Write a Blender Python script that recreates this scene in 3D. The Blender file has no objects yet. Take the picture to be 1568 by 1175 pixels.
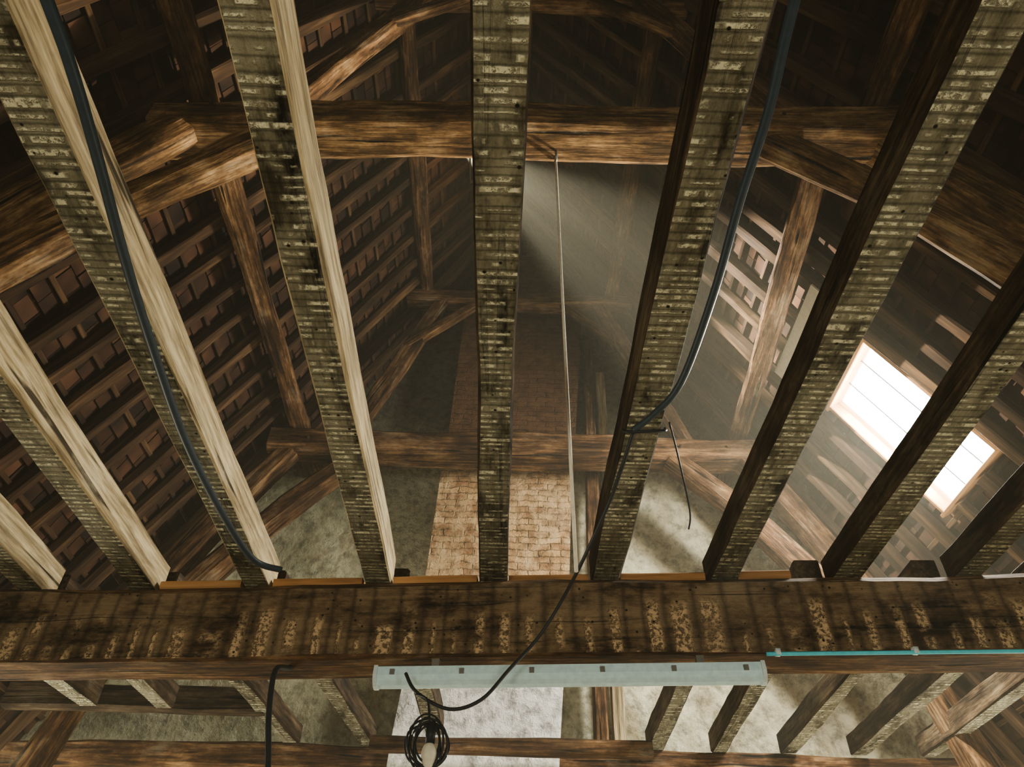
import bpy, math, random
from mathutils import Vector, Matrix
random.seed(7)
C=bpy.context; D=bpy.data
ZC=1.6
def R(x,y,z): return Vector((x,y,z+ZC))
XC=0.15                      # roof centre line
def half(z): return 2.52-(z-5.1)/1.732   # half width of roof at height z (rel. to camera)
APEX=5.1+2.52*1.732
YB,YF=-3.0,7.24

# ------------------------------------------------------------------ node helpers
class NT:
    def __init__(s,name):
        s.m=D.materials.new(name); s.m.use_nodes=True; s.t=s.m.node_tree; s.n=s.t.nodes; s.l=s.t.links
        s.n.clear(); s.out=s.n.new('ShaderNodeOutputMaterial'); s.b=s.n.new('ShaderNodeBsdfPrincipled')
        s.l.new(s.b.outputs[0],s.out.inputs[0]); s.b.inputs['Roughness'].default_value=.85
        s.b.inputs['Specular IOR Level'].default_value=.2
    def lk(s,a,b): s.l.new(a,b)
    def val(s,node,k,v):
        if hasattr(v,'links') or hasattr(v,'is_linked'): s.l.new(v,node.inputs[k])
        else: node.inputs[k].default_value=v
    def attr(s,name='gc'):
        a=s.n.new('ShaderNodeAttribute'); a.attribute_name=name; return a.outputs['Vector']
    def obj(s): return s.n.new('ShaderNodeTexCoord').outputs['Object']
    def map(s,v,sc=(1,1,1),loc=(0,0,0)):
        m=s.n.new('ShaderNodeMapping'); s.lk(v,m.inputs[0]); m.inputs['Scale'].default_value=sc; m.inputs['Location'].default_value=loc; return m.outputs[0]
    def noise(s,v,scale=1,detail=3,rough=.6,dist=0):
        n=s.n.new('ShaderNodeTexNoise'); s.lk(v,n.inputs['Vector']); n.inputs['Scale'].default_value=scale
        n.inputs['Detail'].default_value=detail; n.inputs['Roughness'].default_value=rough; n.inputs['Distortion'].default_value=dist
        return n.outputs[0]
    def noise1(s,w,detail=1):
        n=s.n.new('ShaderNodeTexNoise'); n.noise_dimensions='1D'; s.lk(w,n.inputs['W']); n.inputs['Scale'].default_value=1
        n.inputs['Detail'].default_value=detail; return n.outputs[0]
    def noise2(s,v,detail=1):
        n=s.n.new('ShaderNodeTexNoise'); n.noise_dimensions='2D'; s.lk(v,n.inputs['Vector']); n.inputs['Scale'].default_value=1
        n.inputs['Detail'].default_value=detail; return n.outputs[0]
    def vor(s,v,scale=1,feat='F1',rnd=1):
        n=s.n.new('ShaderNodeTexVoronoi'); s.lk(v,n.inputs['Vector']); n.feature=feat; n.inputs['Scale'].default_value=scale
        n.inputs['Randomness'].default_value=rnd; return n.outputs[0]
    def ramp(s,f,stops,interp='LINEAR'):
        r=s.n.new('ShaderNodeValToRGB'); s.lk(f,r.inputs[0]); cr=r.color_ramp; cr.interpolation=interp
        while len(cr.elements)<len(stops): cr.elements.new(.5)
        for e,(p,c) in zip(cr.elements,stops):
            e.position=p; e.color=(c if isinstance(c,tuple) else (c,c,c))+(1,)
        return r.outputs[0]
    def math(s,op,a,b=0.0,c=None):
        m=s.n.new('ShaderNodeMath'); m.operation=op; s.val(m,0,a); s.val(m,1,b)
        if c is not None: s.val(m,2,c)
        return m.outputs[0]
    def mix(s,f,a,b,mode='MIX'):
        m=s.n.new('ShaderNodeMix'); m.data_type='RGBA'; m.blend_type=mode
        if isinstance(f,(int,float)): m.inputs[0].default_value=f
        else: s.lk(f,m.inputs[0])
        for i,v in ((6,a),(7,b)):
            if isinstance(v,tuple): m.inputs[i].default_value=v+(1,)
            else: s.lk(v,m.inputs[i])
        return m.outputs[2]
    def sep(s,v):
        x=s.n.new('ShaderNodeSeparateXYZ'); s.lk(v,x.inputs[0]); return x.outputs
    def comb(s,x,y,z):
        c=s.n.new('ShaderNodeCombineXYZ'); s.val(c,0,x); s.val(c,1,y); s.val(c,2,z); return c.outputs[0]
    def bump(s,h,dist=.01,st=1):
        b=s.n.new('ShaderNodeBump'); s.lk(h,b.inputs['Height']); b.inputs['Distance'].default_value=dist; b.inputs['Strength'].default_value=st
        s.lk(b.outputs[0],s.b.inputs['Normal'])
    def col(s,c):
        if isinstance(c,tuple): s.b.inputs['Base Color'].default_value=c+(1,)
        else: s.lk(c,s.b.inputs['Base Color'])

def wood_simple(name,dark,mid,light):
    t=NT(name); g=t.attr()
    f=t.math('ADD',t.math('MULTIPLY',t.noise(t.map(g,(.9,3,3)),1,2),.5),t.math('MULTIPLY',t.noise(t.map(g,(2.0,26,26)),1,3,.7),.5))
    t.col(t.ramp(f,[(.36,dark),(.52,mid),(.68,light)])); return t.m

def wood(name,dark,mid,light,lath=None,bumpd=.008,grime=(.40,.62)):
    t=NT(name); g=t.attr()
    fib=t.noise(t.map(g,(2.2,38,38)),1,4,.7)
    med=t.noise(t.map(g,(1.4,9,9)),1,4,.65,.7)
    f=t.math('ADD',t.math('MULTIPLY',med,.55),t.math('MULTIPLY',fib,.49))
    c=t.ramp(f,[(.38,dark),(.52,mid),(.68,light)])
    crack=t.ramp(t.noise(t.map(g,(.9,19,19),(3,5,1)),1,1,.5,.5),[(.29,0.0),(.34,1.0)])
    c=t.mix(crack,tuple(v*.2 for v in dark),c)
    gn=t.noise(t.map(g,(2.2,4.5,4.5),(1,8,4)),1,5,.75)
    gl=sum(light)/3
    c=t.mix(t.ramp(gn,[(.52,0.0),(.72,.5)]),c,(gl*1.25,gl*1.12,gl*.8))
    c=t.mix(1.0,c,t.ramp(gn,[(grime[0],.30),(grime[1],1.0)]),'MULTIPLY')
    c=t.mix(1.0,c,t.ramp(fib,[(.36,.6),(.60,1.12)]),'MULTIPLY')
    h=t.math('ADD',fib,t.math('MULTIPLY',crack,.8))
    if lath:
        pitch,pl,w0,zlim,xs,th=lath
        s=t.sep(g)
        wx=t.noise1(t.math('MULTIPLY',s[0],xs),2)
        fine=t.noise(t.map(g,(42,42,42)),1,3,.75)
        x=t.math('ADD',t.math('DIVIDE',s[0],pitch),t.math('MULTIPLY',wx,2.0))
        x=t.math('ADD',x,t.math('MULTIPLY',gn,.35)); x=t.math('ADD',x,t.math('MULTIPLY',fine,.22))
        row=t.math('FLOOR',x); tri=t.math('ABSOLUTE',t.math('SUBTRACT',t.math('FRACT',x),.5))
        wn=t.n.new('ShaderNodeTexWhiteNoise'); wn.noise_dimensions='1D'; t.lk(row,wn.inputs['W'])
        wid=t.math('ADD',t.math('MULTIPLY',wn.outputs[0],.24),w0-.10)
        line=t.math('MULTIPLY',t.math('SUBTRACT',wid,tri),9.0); line=t.ramp(line,[(0.0,0.0),(1.0,1.0)])
        ac=s[1] if zlim is None else s[2]; pk=12.0 if zlim is None else 3.0
        pn=t.noise2(t.comb(t.math('MULTIPLY',row,3.71),t.math('MULTIPLY',ac,pk),0.0),2)
        pres=t.ramp(t.math('ADD',t.math('MULTIPLY',pn,.6),t.math('MULTIPLY',gn,.4)),[(th,.0),(th+.06,.95)])
        m=t.math('MULTIPLY',t.math('MULTIPLY',line,pres),t.ramp(fine,[(.35,.15),(.50,1.0)]))
        if zlim is not None:
            oz=t.sep(t.obj())[2]
            m=t.math('MULTIPLY',m,t.ramp(t.math('MULTIPLY',t.math('SUBTRACT',t.math('ADD',zlim,t.math('MULTIPLY',t.math('SUBTRACT',wn.outputs[0],.5),.12)),oz),14.0),[(0.0,0.0),(1.0,1.0)]))
        plc=t.mix(fine,tuple(v*.5 for v in pl),tuple(min(1,v*1.3) for v in pl))
        grey=t.ramp(gn,[(.38,0.0),(.62,.85)])
        c=t.mix(grey,c,tuple(v*.42 for v in pl))
        dr=t.ramp(tri,[(.32,0.0),(.5,.6)]); c=t.mix(dr,c,tuple(v*.35 for v in dark))
        c=t.mix(m,c,plc)
        nh=t.ramp(t.vor(g,16),[(.085,0.0),(.13,1.0)])
        c=t.mix(nh,(.010,.008,.005),c)
        h=t.math('ADD',h,t.math('MULTIPLY',m,1.2)); h=t.math('ADD',h,t.math('MULTIPLY',fine,.5))
    t.col(c); t.bump(h,bumpd); return t.m

M={}
M['wood']=wood('old_oak',(.040,.019,.009),(.145,.072,.032),(.32,.185,.085))
M['wood_lit']=wood('lit_oak',(.06,.028,.012),(.24,.13,.055),(.48,.30,.145))  # oak of the near truss, brighter and oranger: light from below painted in
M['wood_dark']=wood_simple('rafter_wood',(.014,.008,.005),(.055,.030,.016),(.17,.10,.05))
M['wood_side']=wood('shaded_joist_side',(.020,.012,.007),(.066,.041,.023),(.13,.088,.050))  # shaded copy of the joist wood
M['wood_light']=wood('lit_joist_side',(.20,.15,.085),(.34,.27,.16),(.46,.385,.25),None,.008,(.12,.42))  # lit copy of the joist wood, skylight brightness painted in
M['lath']=wood('lath_marked_wood',(.034,.027,.015),(.095,.078,.048),(.165,.142,.094),(.036,(.60,.57,.42),.25,None,4.0,.465),.012,(.28,.55))
M['lathbeam']=wood('lath_marked_beam',(.036,.018,.010),(.13,.070,.035),(.29,.18,.10),(.135,(.56,.40,.25),.23,3.43,1.2,.42),.014)

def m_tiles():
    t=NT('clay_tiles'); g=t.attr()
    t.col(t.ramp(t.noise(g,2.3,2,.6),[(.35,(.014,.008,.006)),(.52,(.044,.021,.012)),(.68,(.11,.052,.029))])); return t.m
M['tiles']=m_tiles()

def m_plaster(name,z1,z2,brick=False,simple=False):
    t=NT(name); o=t.obj(); s=t.sep(o)
    n1=t.noise(o,1.3,4,.65,.4); n2=t.noise(o,9,4,.7)
    base=t.ramp(n1,[(.30,(.30,.29,.20)),(.45,(.48,.46,.34)),(.60,(.62,.59,.45)),(.75,(.74,.71,.56))])
    if simple: t.col(base); return t.m
    bl=t.noise(t.map(o,(2.2,2.2,1.1),(4,0,3)),1.6,5,.75,.6)
    base=t.mix(t.ramp(bl,[(.50,0.0),(.66,.6)]),base,(.27,.21,.125))
    base=t.mix(t.ramp(bl,[(.36,.6),(.42,0.0)]),base,(.70,.68,.56))
    if brick:
        w=t.math('MULTIPLY',bl,.12)
        v=t.comb(t.math('ADD',s[0],w),t.math('ADD',s[2],w),0.0)
        b=t.n.new('ShaderNodeTexBrick'); t.lk(v,b.inputs['Vector']); b.inputs['Scale'].default_value=1
        b.inputs['Brick Width'].default_value=.22; b.inputs['Row Height'].default_value=.075; b.inputs['Mortar Size'].default_value=.009
        b.inputs['Mortar Smooth'].default_value=1.0
        b.inputs['Color1'].default_value=(.27,.14,.065,1); b.inputs['Color2'].default_value=(.50,.32,.16,1); b.inputs['Mortar'].default_value=(.24,.17,.10,1)
        wash=t.ramp(t.math('ADD',t.math('MULTIPLY',bl,.6),t.math('MULTIPLY',n2,.4)),[(.45,.08),(.60,.80)])
        low=t.ramp(t.math('SUBTRACT',4.65,s[2]),[(.0,0.0),(.35,1.0)])
        wash=t.math('MAXIMUM',wash,low)
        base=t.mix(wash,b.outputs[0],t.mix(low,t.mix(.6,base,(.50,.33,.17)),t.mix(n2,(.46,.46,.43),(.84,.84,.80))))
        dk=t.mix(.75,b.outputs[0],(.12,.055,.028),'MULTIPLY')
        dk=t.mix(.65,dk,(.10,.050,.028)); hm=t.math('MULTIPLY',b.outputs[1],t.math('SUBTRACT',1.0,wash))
    else:
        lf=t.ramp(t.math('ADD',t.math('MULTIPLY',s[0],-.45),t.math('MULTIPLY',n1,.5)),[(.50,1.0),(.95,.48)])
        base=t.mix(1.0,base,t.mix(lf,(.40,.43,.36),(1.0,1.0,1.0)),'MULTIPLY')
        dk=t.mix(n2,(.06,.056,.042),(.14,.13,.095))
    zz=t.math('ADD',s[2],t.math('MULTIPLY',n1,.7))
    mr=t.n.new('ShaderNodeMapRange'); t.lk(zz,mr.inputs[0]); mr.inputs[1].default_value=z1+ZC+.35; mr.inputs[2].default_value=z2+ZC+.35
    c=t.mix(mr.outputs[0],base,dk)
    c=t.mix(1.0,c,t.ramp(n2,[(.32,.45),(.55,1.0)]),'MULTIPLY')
    t.col(c)
    h=n2
    if brick: h=t.math('SUBTRACT',h,t.math('MULTIPLY',hm,.4))
    t.bump(h,.025); return t.m
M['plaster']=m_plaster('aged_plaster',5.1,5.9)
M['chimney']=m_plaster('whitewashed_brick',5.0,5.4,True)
M['plain_plaster']=m_plaster('limewash',40,41,False,True)
def plain(name,c,r=.6,metal=0,bump=None):
    t=NT(name); o=t.obj(); n=t.noise(o,30,2,.6)
    t.col(t.mix(n,tuple(v*.75 for v in c),tuple(min(1,v*1.2) for v in c))); t.b.inputs['Roughness'].default_value=r; t.b.inputs['Metallic'].default_value=metal
    return t.m
M['black']=plain('black_rubber',(.018,.022,.028),.45)
M['blue']=plain('blue_black_hose',(.030,.045,.062),.45)
M['white']=plain('painted_white',(.60,.70,.74),.5)
M['cord']=plain('white_cord',(.74,.70,.60),.7)
M['fixture']=plain('pale_blue_enamel',(.58,.78,.92),.3)
M['cyan']=plain('cyan_conduit',(.12,.62,.78),.4)
M['metal']=plain('steel',(.25,.25,.24),.4,.8)
M['board']=plain('painted_board',(.62,.58,.49),.8)
M['orangeboard']=wood_simple('new_board',(.20,.095,.035),(.38,.20,.085),(.50,.29,.135))
def m_pane():
    t=NT('frosted_skylight_glass'); o=t.obj(); n=t.noise(t.map(o,(1,6,1)),3,3,.5)
    t.b.inputs['Emission Color'].default_value=(.82,.93,1,1); t.lk(t.math('ADD',t.math('MULTIPLY',n,16.0),30.0),t.b.inputs['Emission Strength'])
    t.col((.8,.8,.8)); return t.m
M['pane']=m_pane()
def m_floor():
    t=NT('floor_boards'); o=t.obj()
    b=t.n.new('ShaderNodeTexBrick'); t.lk(o,b.inputs['Vector']); b.inputs['Scale'].default_value=1; b.inputs['Brick Width'].default_value=2.4; b.inputs['Row Height'].default_value=.18
    b.inputs['Mortar Size'].default_value=.004; b.inputs['Color1'].default_value=(.32,.24,.15,1); b.inputs['Color2'].default_value=(.40,.32,.21,1); b.inputs['Mortar'].default_value=(.05,.03,.02,1)
    t.col(b.outputs[0]); return t.m
M['floor']=m_floor()

# ------------------------------------------------------------------ mesh builder
class B:
    def __init__(s): s.v=[];s.f=[];s.g=[];s.mi=[];s.mats=[]
    def mat(s,m):
        if m not in s.mats: s.mats.append(m)
        return s.mats.index(m)
    def timber(s,p0,p1,w,h,m='wood',marks=None,ch=.012,segs=None,jit=.006,bow=0,side=None,bowdir=None):
        p0=Vector(p0);p1=Vector(p1);d=(p1-p0);L=d.length;d.normalize()
        if side is None:
            sd=d.cross(Vector((0,0,1)))
            if sd.length<1e-3: sd=Vector((1,0,0))
        else: sd=Vector(side)
        sd=(sd-d*sd.dot(d)).normalized(); n=sd.cross(d).normalized()
        if n.z<-.01 and side is None: n=-n; 
        segs=segs or max(3,int(L/.22))
        cs=[ch*random.uniform(.6,1.9) for _ in range(4)]
        off=Vector([random.uniform(0,40) for _ in range(3)])
        ph=[random.uniform(0,6.28) for _ in range(12)]
        base=len(s.v); mi=s.mat(m); mk={k:s.mat(v) for k,v in (marks or {}).items()}
        bd=Vector(bowdir).normalized() if bowdir else n
        for i in range(segs+1):
            t=i/segs; x=t*L
            c=p0.lerp(p1,t)+bd*(bow*math.sin(math.pi*t))
            def wv(k,a=1.7,b=4.3): return (math.sin(x*a+ph[k])+.6*math.sin(x*b+ph[k+1])+.5*random.uniform(-1,1))*jit
            hw=w/2;hh=h/2
            r_=hw+wv(0);l_=-hw+wv(2);t_=hh+wv(4);b_=-hh+wv(6)*.6
            c0,c1,c2,c3=[max(.003,q+wv(8)*.8) for q in cs]
            prof=[(l_+c0,b_),(r_-c1,b_),(r_,b_+c1),(r_,t_-c2),(r_-c2,t_),(l_+c3,t_),(l_,t_-c3),(l_,b_+c0)]
            for (a,b) in prof:
                s.v.append(c+sd*a+n*b); s.g.append((x+off.x,a+off.y,b+off.z))
        for i in range(segs):
            for k in range(8):
                a=base+i*8+k;b=base+i*8+(k+1)%8
                s.f.append((a,b,b+8,a+8)); s.mi.append(mk.get(k,mi))
        s.f.append(tuple(base+k for k in range(8))[::-1]); s.mi.append(mi)
        s.f.append(tuple(base+segs*8+k for k in range(8))); s.mi.append(mi)
    def box(s,o,ux,uy,uz,m):
        o=Vector(o);ux=Vector(ux);uy=Vector(uy);uz=Vector(uz);base=len(s.v);mi=s.mat(m)
        off=Vector([random.uniform(0,40) for _ in range(3)])
        for a in(-1,1):
            for b in(-1,1):
                for c in(-1,1):
                    s.v.append(o+ux*a+uy*b+uz*c); s.g.append((off.x+a*ux.length,off.y+b*uy.length,off.z+c*uz.length))
        for q in((0,1,3,2),(4,6,7,5),(0,4,5,1),(2,3,7,6),(0,2,6,4),(1,5,7,3)):
            s.f.append(tuple(base+i for i in q)); s.mi.append(mi)
    def prism(s,poly,ext,m):
        base=len(s.v);n=len(poly);mi=s.mat(m);ext=Vector(ext)
        for p in poly: s.v.append(Vector(p)); s.g.append(tuple(p))
        for p in poly: s.v.append(Vector(p)+ext); s.g.append(tuple(Vector(p)+ext))
        s.f.append(tuple(range(base,base+n)));s.mi.append(mi)
        s.f.append(tuple(range(base+n,base+2*n))[::-1]);s.mi.append(mi)
        for i in range(n):
            j=(i+1)%n; s.f.append((base+i,base+i+n,base+j+n,base+j));s.mi.append(mi)
    def panel(s,o,u,v,th,W,H,holes,m):
        o=Vector(o);u=Vector(u);v=Vector(v);th=Vector(th)
        us=sorted({0,W}|{a for h in holes for a in(h[0],h[1])}); vs=sorted({0,H}|{a for h in holes for a in(h[2],h[3])})
        for i in range(len(us)-1):
            for j in range(len(vs)-1):
                cu=(us[i]+us[i+1])/2;cv=(vs[j]+vs[j+1])/2
                if any(h[0]<cu<h[1] and h[2]<cv<h[3] for h in holes): continue
                s.box(o+u*cu+v*cv+th*.5,u*((us[i+1]-us[i])/2),v*((vs[j+1]-vs[j])/2),th*.5,m)
    def tube(s,pts,r,m,smooth=6,sides=8,closed=False):
        pts=[Vector(p) for p in pts]
        if smooth>1 and len(pts)>2:
            q=[];n=len(pts)
            rng=n if closed else n-1
            for i in range(rng):
                if closed: a,b,c,d=pts[(i-1)%n],pts[i],pts[(i+1)%n],pts[(i+2)%n]
                else: a,b,c,d=pts[max(i-1,0)],pts[i],pts[i+1],pts[min(i+2,n-1)]
                for k in range(smooth):
                    t=k/smooth
                    q.append(.5*((2*b)+(c-a)*t+(2*a-5*b+4*c-d)*t*t+(3*b-a-3*c+d)*t**3))
            if not closed: q.append(pts[-1])
            pts=q
        base=len(s.v);mi=s.mat(m);N=len(pts);up=Vector((.3,.2,.93)).normalized()
        for i,p in enumerate(pts):
            d=(pts[(i+1)%N if closed else min(i+1,N-1)]-pts[(i-1)%N if closed else max(i-1,0)]).normalized()
            a=d.cross(up); 
            if a.length<.05: a=d.cross(Vector((1,0,0)))
            a.normalize(); b=d.cross(a)
            rr=r(i/(N-1)) if callable(r) else r
            for k in range(sides):
                an=k/sides*2*math.pi
                s.v.append(p+(a*math.cos(an)+b*math.sin(an))*rr); s.g.append(tuple(p))
        for i in range(N if closed else N-1):
            for k in range(sides):
                i2=(i+1)%N
                s.f.append((base+i*sides+k,base+i*sides+(k+1)%sides,base+i2*sides+(k+1)%sides,base+i2*sides+k));s.mi.append(mi)
        if not closed:
            s.f.append(tuple(base+k for k in range(sides))[::-1]);s.mi.append(mi)
            s.f.append(tuple(base+(N-1)*sides+k for k in range(sides)));s.mi.append(mi)
    def make(s,name,smooth=False,parent=None):
        me=D.meshes.new(name); me.from_pydata([tuple(v) for v in s.v],[],s.f)
        for m in s.mats: me.materials.append(M[m])
        me.polygons.foreach_set('material_index',s.mi)
        if smooth: me.polygons.foreach_set('use_smooth',[True]*len(s.f))
        at=me.attributes.new('gc','FLOAT_VECTOR','POINT'); at.data.foreach_set('vector',[c for g in s.g for c in g])
        import bmesh
        bm=bmesh.new(); bm.from_mesh(me); bmesh.ops.recalc_face_normals(bm,faces=bm.faces); bm.to_mesh(me); bm.free()
        me.update()
        o=D.objects.new(name,me); C.collection.objects.link(o)
        if parent: o.parent=parent
        return o

# ------------------------------------------------------------------ shell
b=B(); b.box((XC,(YB+YF)/2,-.1),(5.2,0,0),(0,(YF-YB)/2+.3,0),(0,0,.1),'floor'); b.make('floor')
EZ=0.97; EW=half(EZ)
def gable(y,th,name,holes,mat):
    b=B(); W=2*EW; e=.24
    b.panel(Vector((XC-EW,y,0)),(1,0,0),(0,0,1),(0,th,0),W,EZ+ZC,holes,mat)
    b.prism([R(XC-EW-e,y,EZ),R(XC+EW+e,y,EZ),R(XC,y,APEX+e*1.73)],(0,th,0),mat); return b.make(name)
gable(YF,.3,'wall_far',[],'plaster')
BH=[(2.2,3.6,.9,2.4),(6.2,7.6,.9,2.4)]  # unseen openings, added where the near fill lamps sit
gable(YB-.3,.3,'wall_near',BH,'plain_plaster')
SH=[(8.2,9.4,.9,2.3)]  # unseen openings, added for the side fill lamps
b=B(); b.panel((XC-EW-.3,YB,0),(0,1,0),(0,0,1),(.3,0,0),YF-YB,EZ+ZC,SH,'plain_plaster'); b.make('wall_left')
b=B(); b.panel((XC+EW,YB,0),(0,1,0),(0,0,1),(.3,0,0),YF-YB,EZ+ZC,SH,'plain_plaster'); b.make('wall_right')

# roof slopes -------------------------------------------------------
SL=(APEX-EZ)/.866
SKY_Y=(4.38,5.25); SKY_Z=(3.40,4.54)
def sidevec(sg): return Vector((-sg*.5,0,.866)),Vector((sg*.866,0,.5))
def slope_pt(sg,y,s,off=0):
    up,n=sidevec(sg); return R(XC+sg*EW,y,EZ)+up*s+n*off
sk=((SKY_Z[0]-EZ)/.866,(SKY_Z[1]-EZ)/.866)
b=B()
for sg in(-1,1):
    up,n=sidevec(sg)
    holes=[(SKY_Y[0]-YB+.35,SKY_Y[1]-YB+.35,sk[0]+.3,sk[1]+.3)] if sg==1 else []
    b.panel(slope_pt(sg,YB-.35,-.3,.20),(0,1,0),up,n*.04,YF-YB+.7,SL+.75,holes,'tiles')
b.make('ceiling')
b=B()
for sg in(-1,1):
    up,n=sidevec(sg); row=0; s=-.05
    while s<SL-.05:
        y=YB+(.09 if row%2 else 0)
        while y<YF-.02:
            yc=y+.09
            if not(sg==1 and SKY_Y[0]-.06<yc<SKY_Y[1]+.06 and sk[0]-.1<s+.08<sk[1]+.1):
                tl=Vector((up+n*random.uniform(.10,.16))).normalized()
                nn=tl.cross(Vector((0,1,0)))
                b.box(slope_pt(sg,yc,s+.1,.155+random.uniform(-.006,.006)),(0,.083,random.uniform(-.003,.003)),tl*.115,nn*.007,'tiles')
            y+=.172
        s+=.165; row+=1
b.make('roof_tiles')
b=B()
for sg in(-1,1):
    up,n=sidevec(sg); s=.1
    while s<SL-.1:
        segs=[(YB,YF)]
        if sg==1 and sk[0]-.03<s<sk[1]+.03: segs=[(YB,SKY_Y[0]-.02),(SKY_Y[1]+.02,YF)]
        for a,c in segs:
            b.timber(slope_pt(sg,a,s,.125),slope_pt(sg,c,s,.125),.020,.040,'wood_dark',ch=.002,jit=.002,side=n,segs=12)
        s+=.33
b.make('roof_battens')
b=B()
for sg in(-1,1):
    up,n=sidevec(sg); y=YB+.2
    while y<YF-.05:
        yy=y+random.uniform(-.05,.05); w=random.uniform(.075,.12)
        parts=[(0,SL-.02)]
        if sg==1 and SKY_Y[0]-.04<yy<SKY_Y[1]+.04: parts=[(0,sk[0]-.04),(sk[1]+.04,SL-.02)]
        if sg==1 and abs(yy-SKY_Y[0])<.09: yy=SKY_Y[0]-.07; parts=[(0,SL-.02)]
        for a,c in parts:
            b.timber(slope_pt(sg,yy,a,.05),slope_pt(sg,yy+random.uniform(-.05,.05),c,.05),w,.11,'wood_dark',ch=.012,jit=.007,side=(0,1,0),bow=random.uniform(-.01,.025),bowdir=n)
        y+=.36
b.make('roof_rafters')
# skylight
up,n=sidevec(1)
sky=D.objects.new('window_1',None); C.collection.objects.link(sky)
b=B()
for s in sk: b.timber(slope_pt(1,SKY_Y[0]-.05,s,.11),slope_pt(1,SKY_Y[1]+.05,s,.11),.18,.035,'orangeboard',ch=.004,jit=.001,side=n)
for y in SKY_Y: b.timber(slope_pt(1,y,sk[0],.11),slope_pt(1,y,sk[1],.11),.18,.035,'orangeboard',ch=.004,jit=.001,side=n)
b.make('frame',parent=sky)
b=B()
for k in(1,2): 
    y=SKY_Y[0]+(SKY_Y[1]-SKY_Y[0])*k/3
    b.timber(slope_pt(1,y,sk[0],.14),slope_pt(1,y,sk[1],.14),.02,.012,'metal',ch=.003,jit=0,side=n)
b.make('glazing_bars',parent=sky)
b=B(); b.box(slope_pt(1,sum(SKY_Y)/2,sum(sk)/2,.185),(0,(SKY_Y[1]-SKY_Y[0])/2,0),up*((sk[1]-sk[0])/2),n*.003,'pane'); b.make('pane',parent=sky)
b=B(); b.box(slope_pt(1,4.78,sk[1]+.34,-.022),(0,.56,0),up*.29,n*.010,'board'); b.make('lining_board')

# purlins ---------------------------------------------------------------
def purlin(x,z,w,h,sg,y0=YB+.01,y1=YF-.01,x1=None):
    b=B(); 
    b.timber(R(x,y0,z),R(x if x1 is None else x1,y1,z),w,h,'wood',ch=.025,jit=.009,segs=36,side=(1,0,sg*-.35))
    return b.make('purlin')
purlin(XC-2.37,5.08,.19,.22,-1)
purlin(XC+2.42,5.10,.19,.22,1,YB+.01,2.80); purlin(2.32,5.10,.20,.22,1,2.84,YF-.01,2.62)
purlin(XC-1.19,7.32,.17,.20,-1); purlin(XC+1.19,7.32,.17,.20,1)
b=B(); b.timber(R(XC,YB,APEX-.16),R(XC,YF,APEX-.16),.12,.18,'wood_dark',ch=.015); b.make('ridge_beam')

# trusses ---------------------------------------------------------------
def truss(Y,skew=0,wm='wood'):
    b=B()
    b.timber(R(XC-2.62,Y+skew,4.81),R(XC+2.66,Y-skew,4.81),.34,.28,wm,ch=.03,jit=.012,segs=26)
    for sg in(-1,1):
        b.timber(R(XC+sg*2.38,Y,4.80),R(XC+sg*3.42,Y,2.9),.24,.24,wm,ch=.03,jit=.012,side=(0,1,0),bow=.05*sg,bowdir=(1,0,0))
        b.timber(R(XC+sg*3.42,Y,2.9),R(XC+sg*3.95,Y,1.0),.24,.24,wm,ch=.03,jit=.012,side=(0,1,0))
        b.timber(R(XC+sg*1.62,Y-.02,4.72),R(XC+sg*3.1,Y-.02,2.95),.20,.23,wm,ch=.03,jit=.012,side=(0,1,0),bow=.07,bowdir=(sg*.8,0,.6))
        b.timber(R(XC+sg*1.82,Y,4.9),R(XC+sg*.98,Y,7.15),.17,.18,'wood',ch=.025,jit=.01,side=(0,1,0))
        b.timber(R(XC+sg*1.35,Y-.03,6.3),R(XC+sg*.55,Y-.03,7.1),.10,.12,'wood',ch=.015,jit=.006,side=(0,1,0))
        b.timber(R(XC+sg*1.1,Y,7.3),R(XC+sg*.06,Y,APEX-.1),.12,.14,'wood_dark',ch=.015,side=(0,1,0))
        b.timber(R(XC+sg*2.62,Y+.30,5.2),R(XC+sg*3.55,Y+.30,3.0),.10,.12,'wood_dark',ch=.015,side=(0,1,0))
    b.timber(R(XC-1.42,Y,7.18),R(XC+1.42,Y,7.18),.24,.19,'wood',ch=.02,jit=.009)
    for x in(-1.7,-2.2,1.7,2.2):
        b.tube([R(XC+x,Y-.20,4.80),R(XC+x,Y-.10,4.80)],.014,'wood_dark',smooth=1)
    return b.make('roof_truss')
truss(2.70,.05,'wood_lit'); truss(6.40,0.0)

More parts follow.
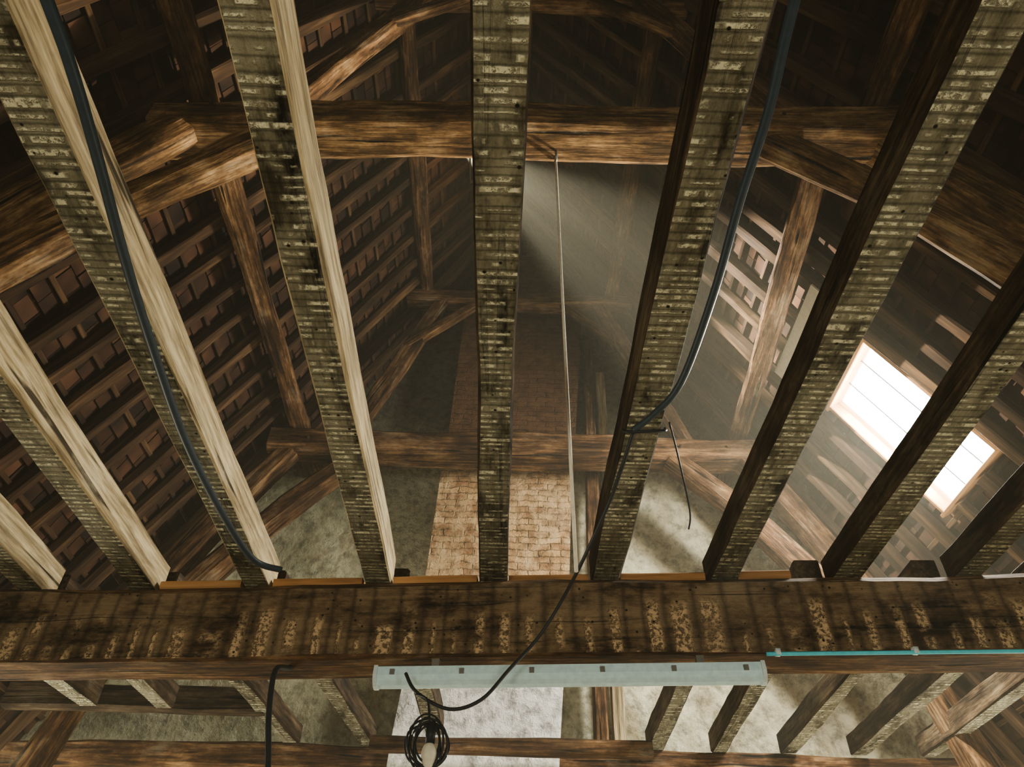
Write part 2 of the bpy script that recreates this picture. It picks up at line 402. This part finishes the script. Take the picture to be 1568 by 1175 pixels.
# tie beam (main) --------------------------------------------------------
def mainY(x): return 3.855-.083*x
b=B()
b.timber(R(-4.6,mainY(-4.6)+.15,1.78),R(4.9,mainY(4.9)+.15,1.78),.30,.44,'wood',marks={2:'lathbeam'},ch=.022,jit=.007,segs=60)
b.make('tie_beam')
b=B()
for a,c in((-1.98,-1.50),(-1.31,-.79),(-.61,-.13),(.05,.50),(.68,1.15),(1.33,1.62)):
    b.timber(R(a,mainY(a)+.10,2.028),R(c,mainY(c)+.10,2.028),.10,.05,'orangeboard',ch=.004,jit=.002)
b.make('floor_plank')
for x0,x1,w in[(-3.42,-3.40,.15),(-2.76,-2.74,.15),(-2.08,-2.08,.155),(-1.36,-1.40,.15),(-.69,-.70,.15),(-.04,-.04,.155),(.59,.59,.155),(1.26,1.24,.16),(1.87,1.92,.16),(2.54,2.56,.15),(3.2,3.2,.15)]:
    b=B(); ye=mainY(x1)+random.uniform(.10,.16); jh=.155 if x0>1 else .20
    b.timber(R(x0,YB,2.0+jh/2),R(x1,ye,2.0+jh/2),w,jh,'wood_light' if x0<-.3 else 'wood_side',marks={0:'lath'},ch=.006,jit=.004,segs=44)  # lit sides left, shaded sides right: fall of skylight painted into the wood
    b.make('ceiling_joist')
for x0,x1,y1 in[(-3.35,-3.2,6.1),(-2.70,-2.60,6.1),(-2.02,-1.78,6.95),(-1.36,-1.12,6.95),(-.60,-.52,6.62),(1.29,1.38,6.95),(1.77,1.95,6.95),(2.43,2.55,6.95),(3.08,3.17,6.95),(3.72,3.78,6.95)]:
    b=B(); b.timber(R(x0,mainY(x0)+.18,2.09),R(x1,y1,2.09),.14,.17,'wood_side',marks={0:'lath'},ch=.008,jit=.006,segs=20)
    b.make('ceiling_joist')
b=B(); b.timber(R(-3.9,6.2,2.10),R(-1.85,6.2,2.10),.13,.19,'wood_side',ch=.01); b.make('trimmer_beam')
b=B(); b.timber(R(-4.4,7.02,1.90),R(4.7,7.02,1.90),.2,.2,'wood',ch=.02,jit=.01); b.make('wall_plate')
b=B(); b.timber(R(-1.05,6.66,1.93),R(1.3,6.66,1.93),.12,.12,'wood',ch=.01,jit=.006); b.make('hearth_trimmer')

# chimney ----------------------------------------------------------------
b=B(); st=[(-ZC,-1.0,.35),(1.0,-.96,.48),(2.02,-.91,.55),(3.6,-.75,.69),(4.9,-.69,.77),(5.05,-.66,.80),(7.3,-.58,.99),(7.9,-.50,.90),(8.7,-.20,.5)]
mi=b.mat('chimney')
for z,l,r_ in st:
    for x,y in((l,6.86),(r_,6.86),(r_,7.235),(l,7.235)):
        v=R(x,y,z); b.v.append(v); b.g.append(tuple(v))
for i in range(len(st)-1):
    for k in range(4):
        b.f.append((i*4+k,i*4+(k+1)%4,i*4+4+(k+1)%4,i*4+4+k)); b.mi.append(mi)
b.f.append(tuple(range(len(b.v)-4,len(b.v)))); b.mi.append(mi)
b.make('chimney')
b=B()
b.timber(R(.92,7.0,2.0),R(1.06,7.0,6.9),.13,.16,'wood',ch=.01,side=(1,0,0))
b.timber(R(1.10,7.1,2.0),R(1.22,7.1,6.6),.12,.10,'wood_light',ch=.01,side=(1,0,0)); b.make('timber_post')

# fluorescent fixture ----------------------------------------------------
b=B()
A=R(-.62,mainY(-.6)+.03,1.46);E=R(1.33,mainY(1.33)+.03,1.465);d=(E-A).normalized();s_=d.cross(Vector((0,0,1))).normalized();nz=Vector((0,0,1));L=(E-A).length
prof=[(-.05,.045),(.05,.045),(.056,.0),(.045,-.026),(.026,-.044),(0,-.050),(-.026,-.044),(-.045,-.026),(-.056,0)]
b.prism([A+s_*p[0]+nz*p[1] for p in prof],d*L,'fixture')
for t in(-.02,L):
    b.prism([A+d*t+s_*p[0]*1.12+nz*p[1]*1.12 for p in prof],d*.02,'white')
for k in range(6):
    c=A+d*(L*(.04+.184*k))
    b.box(c+s_*.056+nz*.014,d*.012,s_*.006,nz*.014,'metal'); b.box(c-s_*.056+nz*.014,d*.012,s_*.006,nz*.014,'metal')
for t in(.15,.85):
    b.box(A+d*L*t+nz*.070,d*.02,s_*.02,nz*.025,'metal')
b.make('fluorescent_light_fixture')
b=B(); b.tube([R(x,mainY(x)-.03,1.545) for x in(1.36,2.0,2.8,3.8,4.6)],.010,'cyan')
for x in(1.42,2.1,2.9): b.box(R(x,mainY(x)-.025,1.555),(.012,0,0),(0,.016,0),(0,0,.016),'white')
b.make('electrical_conduit',True)
b=B(); b.tube([R(-1.16,.2,1.96),R(-1.17,.77,1.95),R(-1.184,.975,1.95),R(-1.22,1.25,1.95),R(-1.27,1.59,1.95),R(-1.317,2.0,1.95),R(-1.365,2.57,1.95),R(-1.36,3.156,1.95),R(-1.315,3.60,1.95),R(-1.19,3.72,1.955)],.017,'blue',sides=10)
b.make('electric_cable',True)
b=B(); b.tube([R(.69,.2,1.96),R(.69,.72,1.95),R(.706,1.01,1.95),R(.70,1.296,1.95),R(.703,1.687,1.95),R(.677,2.13,1.95),R(.60,2.33,1.95),R(.54,2.43,1.955)],.014,'blue',sides=10)
b.tube([R(.54,2.43,1.95),R(.52,2.7,1.94),R(.49,3.0,1.93),R(.375,3.5,1.83),R(.216,3.66,1.608),R(.054,3.68,1.425),R(-.078,3.68,1.277),R(-.23,3.68,1.23),R(-.39,3.68,1.305),R(-.46,3.75,1.42)],.009,'black')
b.tube([R(.50,2.47,1.985),R(.52,2.44,1.95),R(.60,2.42,1.94),R(.67,2.44,1.96),R(.69,2.5,2.02)],.007,'black')
b.tube([R(.69,2.42,1.99),R(.74,2.55,1.93),R(.84,2.85,1.84),R(.85,2.95,1.80)],.004,'black')
b.make('electric_cable',True)
b=B(); b.tube([R(-1.13,4.15,1.60),R(-1.12,4.0,1.53),R(-1.11,3.75,1.42),R(-1.08,3.7,1.2),R(-1.02,3.7,.9),R(-1.0,3.7,.5)],.014,'black'); b.make('hanging_cable',True)
b=B(); b.tube([R(.31,2.81,4.72),R(.31,2.81,3.2),R(.312,2.81,1.5)],.0085,'cord',smooth=2)
b.tube([R(.31,2.78,4.74),R(.31,2.76,4.66),R(.31,2.80,4.62),R(.31,2.84,4.68)],.010,'metal'); b.make('hanging_cord',True)
b=B()
for k in range(7):
    cx,cz=-.31+random.uniform(-.015,.015),1.05+random.uniform(-.02,.02); rx,rz=.085+random.uniform(-.03,.03),.115+random.uniform(-.03,.02); a0=random.uniform(-.6,.6)
    b.tube([R(cx+math.cos(t)*rx*math.cos(a0),3.6+math.cos(t)*rx*math.sin(a0)+.01*math.sin(3*t+k),cz+math.sin(t)*rz) for t in[i*math.pi/5 for i in range(10)]],.005,'black',smooth=4,closed=True)
b.tube([R(-.31,3.6,1.15),R(-.33,3.62,1.25),R(-.39,3.68,1.295)],.006,'black')
b.tube([R(-.30,3.6,1.14),R(-.30,3.6,1.05)],.022,'black',smooth=1,sides=12)
b.tube([R(-.30,3.6,1.05),R(-.30,3.6,1.03),R(-.30,3.6,1.00),R(-.30,3.6,.97),R(-.30,3.6,.945)],lambda t:.018+.018*math.sin(min(1,t*1.05)*math.pi),'cord',smooth=4,sides=14)
b.make('cable_coil',True)

# ------------------------------------------------------------------ lights
def area(name,loc,target,sx,sy,e,col,parent=None):
    l=D.lights.new(name,'AREA'); l.shape='RECTANGLE'; l.size=sx; l.size_y=sy; l.energy=e; l.color=col
    o=D.objects.new(name,l); C.collection.objects.link(o); o.location=loc
    dr=(Vector(target)-Vector(loc)).normalized(); o.rotation_euler=dr.to_track_quat('-Z','Y').to_euler(); return o
cs=slope_pt(1,sum(SKY_Y)/2,sum(sk)/2,.13)
area('skylight_daylight',cs,cs-n,.8,1.0,360,(1.0,.92,.74))
for i,(x0,x1,z0,z1) in enumerate(BH):
    x=XC-EW+(x0+x1)/2; area('near_fill',(x,YB-.05,1.65),(x*.5,3,3.2),1.3,1.4,100,(1.0,.94,.74))  # unseen fill lamps added behind the camera, lifting joists and tie beam
for sg in(-1,1):
    x=XC+sg*(EW-.02); area('side_fill',(x,5.8,1.6),(XC,7.0,4.2),1.2,1.3,170,(1.0,.93,.72))  # unseen fill lamps added at both sides to brighten the far wall
def spot(name,loc,tgt,e,ang,blend,col,size=.03):
    sp=D.lights.new(name,'SPOT'); sp.energy=e; sp.spot_size=math.radians(ang); sp.spot_blend=blend; sp.shadow_soft_size=size; sp.color=col
    so=D.objects.new(name,sp); C.collection.objects.link(so); so.location=loc
    so.rotation_euler=(Vector(tgt)-Vector(loc)).normalized().to_track_quat('-Z','Y').to_euler()
wc=slope_pt(1,sum(SKY_Y)/2,sum(sk)/2,.10)
spot('skylight_glare',wc,R(-1.0,2.6,5.3),2000,34,.7,(1.0,.88,.64))
# spot added under the left slope, standing in for a sun shaft
src=R(-.62,4.55,7.80); tg=R(2.65,4.85,4.35); dv=(tg-src).normalized()
spot('sunbeam_spot',src,tg,13500,36,.5,(1.0,.93,.74),.012)
b=B(); q=dv.cross(Vector((0,1,0))).normalized()
for k,wd in((-.17,.018),(-.125,.010),(-.085,.030),(-.03,.008),(.0,.018),(.05,.030),(.105,.012),(.14,.020)):
    b.box(src+dv*.42+q*k,Vector((0,.20,0)),q*wd*.5,dv*.004,'wood_dark')
for y in(-.2,.2): b.box(src+dv*.42+Vector((0,y,0)),Vector((0,.008,0)),q*.18,dv*.01,'wood_dark')
b.make('shaft_slats')  # slats added in front of the spot to break the shaft into streaks
w=D.worlds.new('world'); C.scene.world=w; w.use_nodes=True; w.node_tree.nodes['Background'].inputs[0].default_value=(.6,.75,1,1); w.node_tree.nodes['Background'].inputs[1].default_value=.02
vs=w.node_tree.nodes.new('ShaderNodeVolumeScatter'); vs.inputs['Density'].default_value=.0095; vs.inputs['Anisotropy'].default_value=0; vs.inputs['Color'].default_value=(.95,.91,.76,1)
w.node_tree.links.new(vs.outputs[0],w.node_tree.nodes['World Output'].inputs['Volume'])
C.scene.view_settings.look='AgX - Medium High Contrast'

# ------------------------------------------------------------------ camera
th=math.radians(42.1); ps=math.radians(.67); ro=math.radians(1.0)
f=Vector((math.sin(ps)*math.cos(th),math.cos(ps)*math.cos(th),math.sin(th)))
r0=Vector((math.cos(ps),-math.sin(ps),0)); u0=r0.cross(f)
r=math.cos(ro)*r0+math.sin(ro)*u0; u=-math.sin(ro)*r0+math.cos(ro)*u0
cam=D.cameras.new('camera'); cam.sensor_width=36; cam.lens=1616/2212*36; cam.clip_start=.05
co=D.objects.new('camera',cam); C.collection.objects.link(co)
mt=Matrix((r,u,-f)).transposed().to_4x4(); mt.translation=Vector((0,0,ZC)); co.matrix_world=mt
C.scene.camera=co
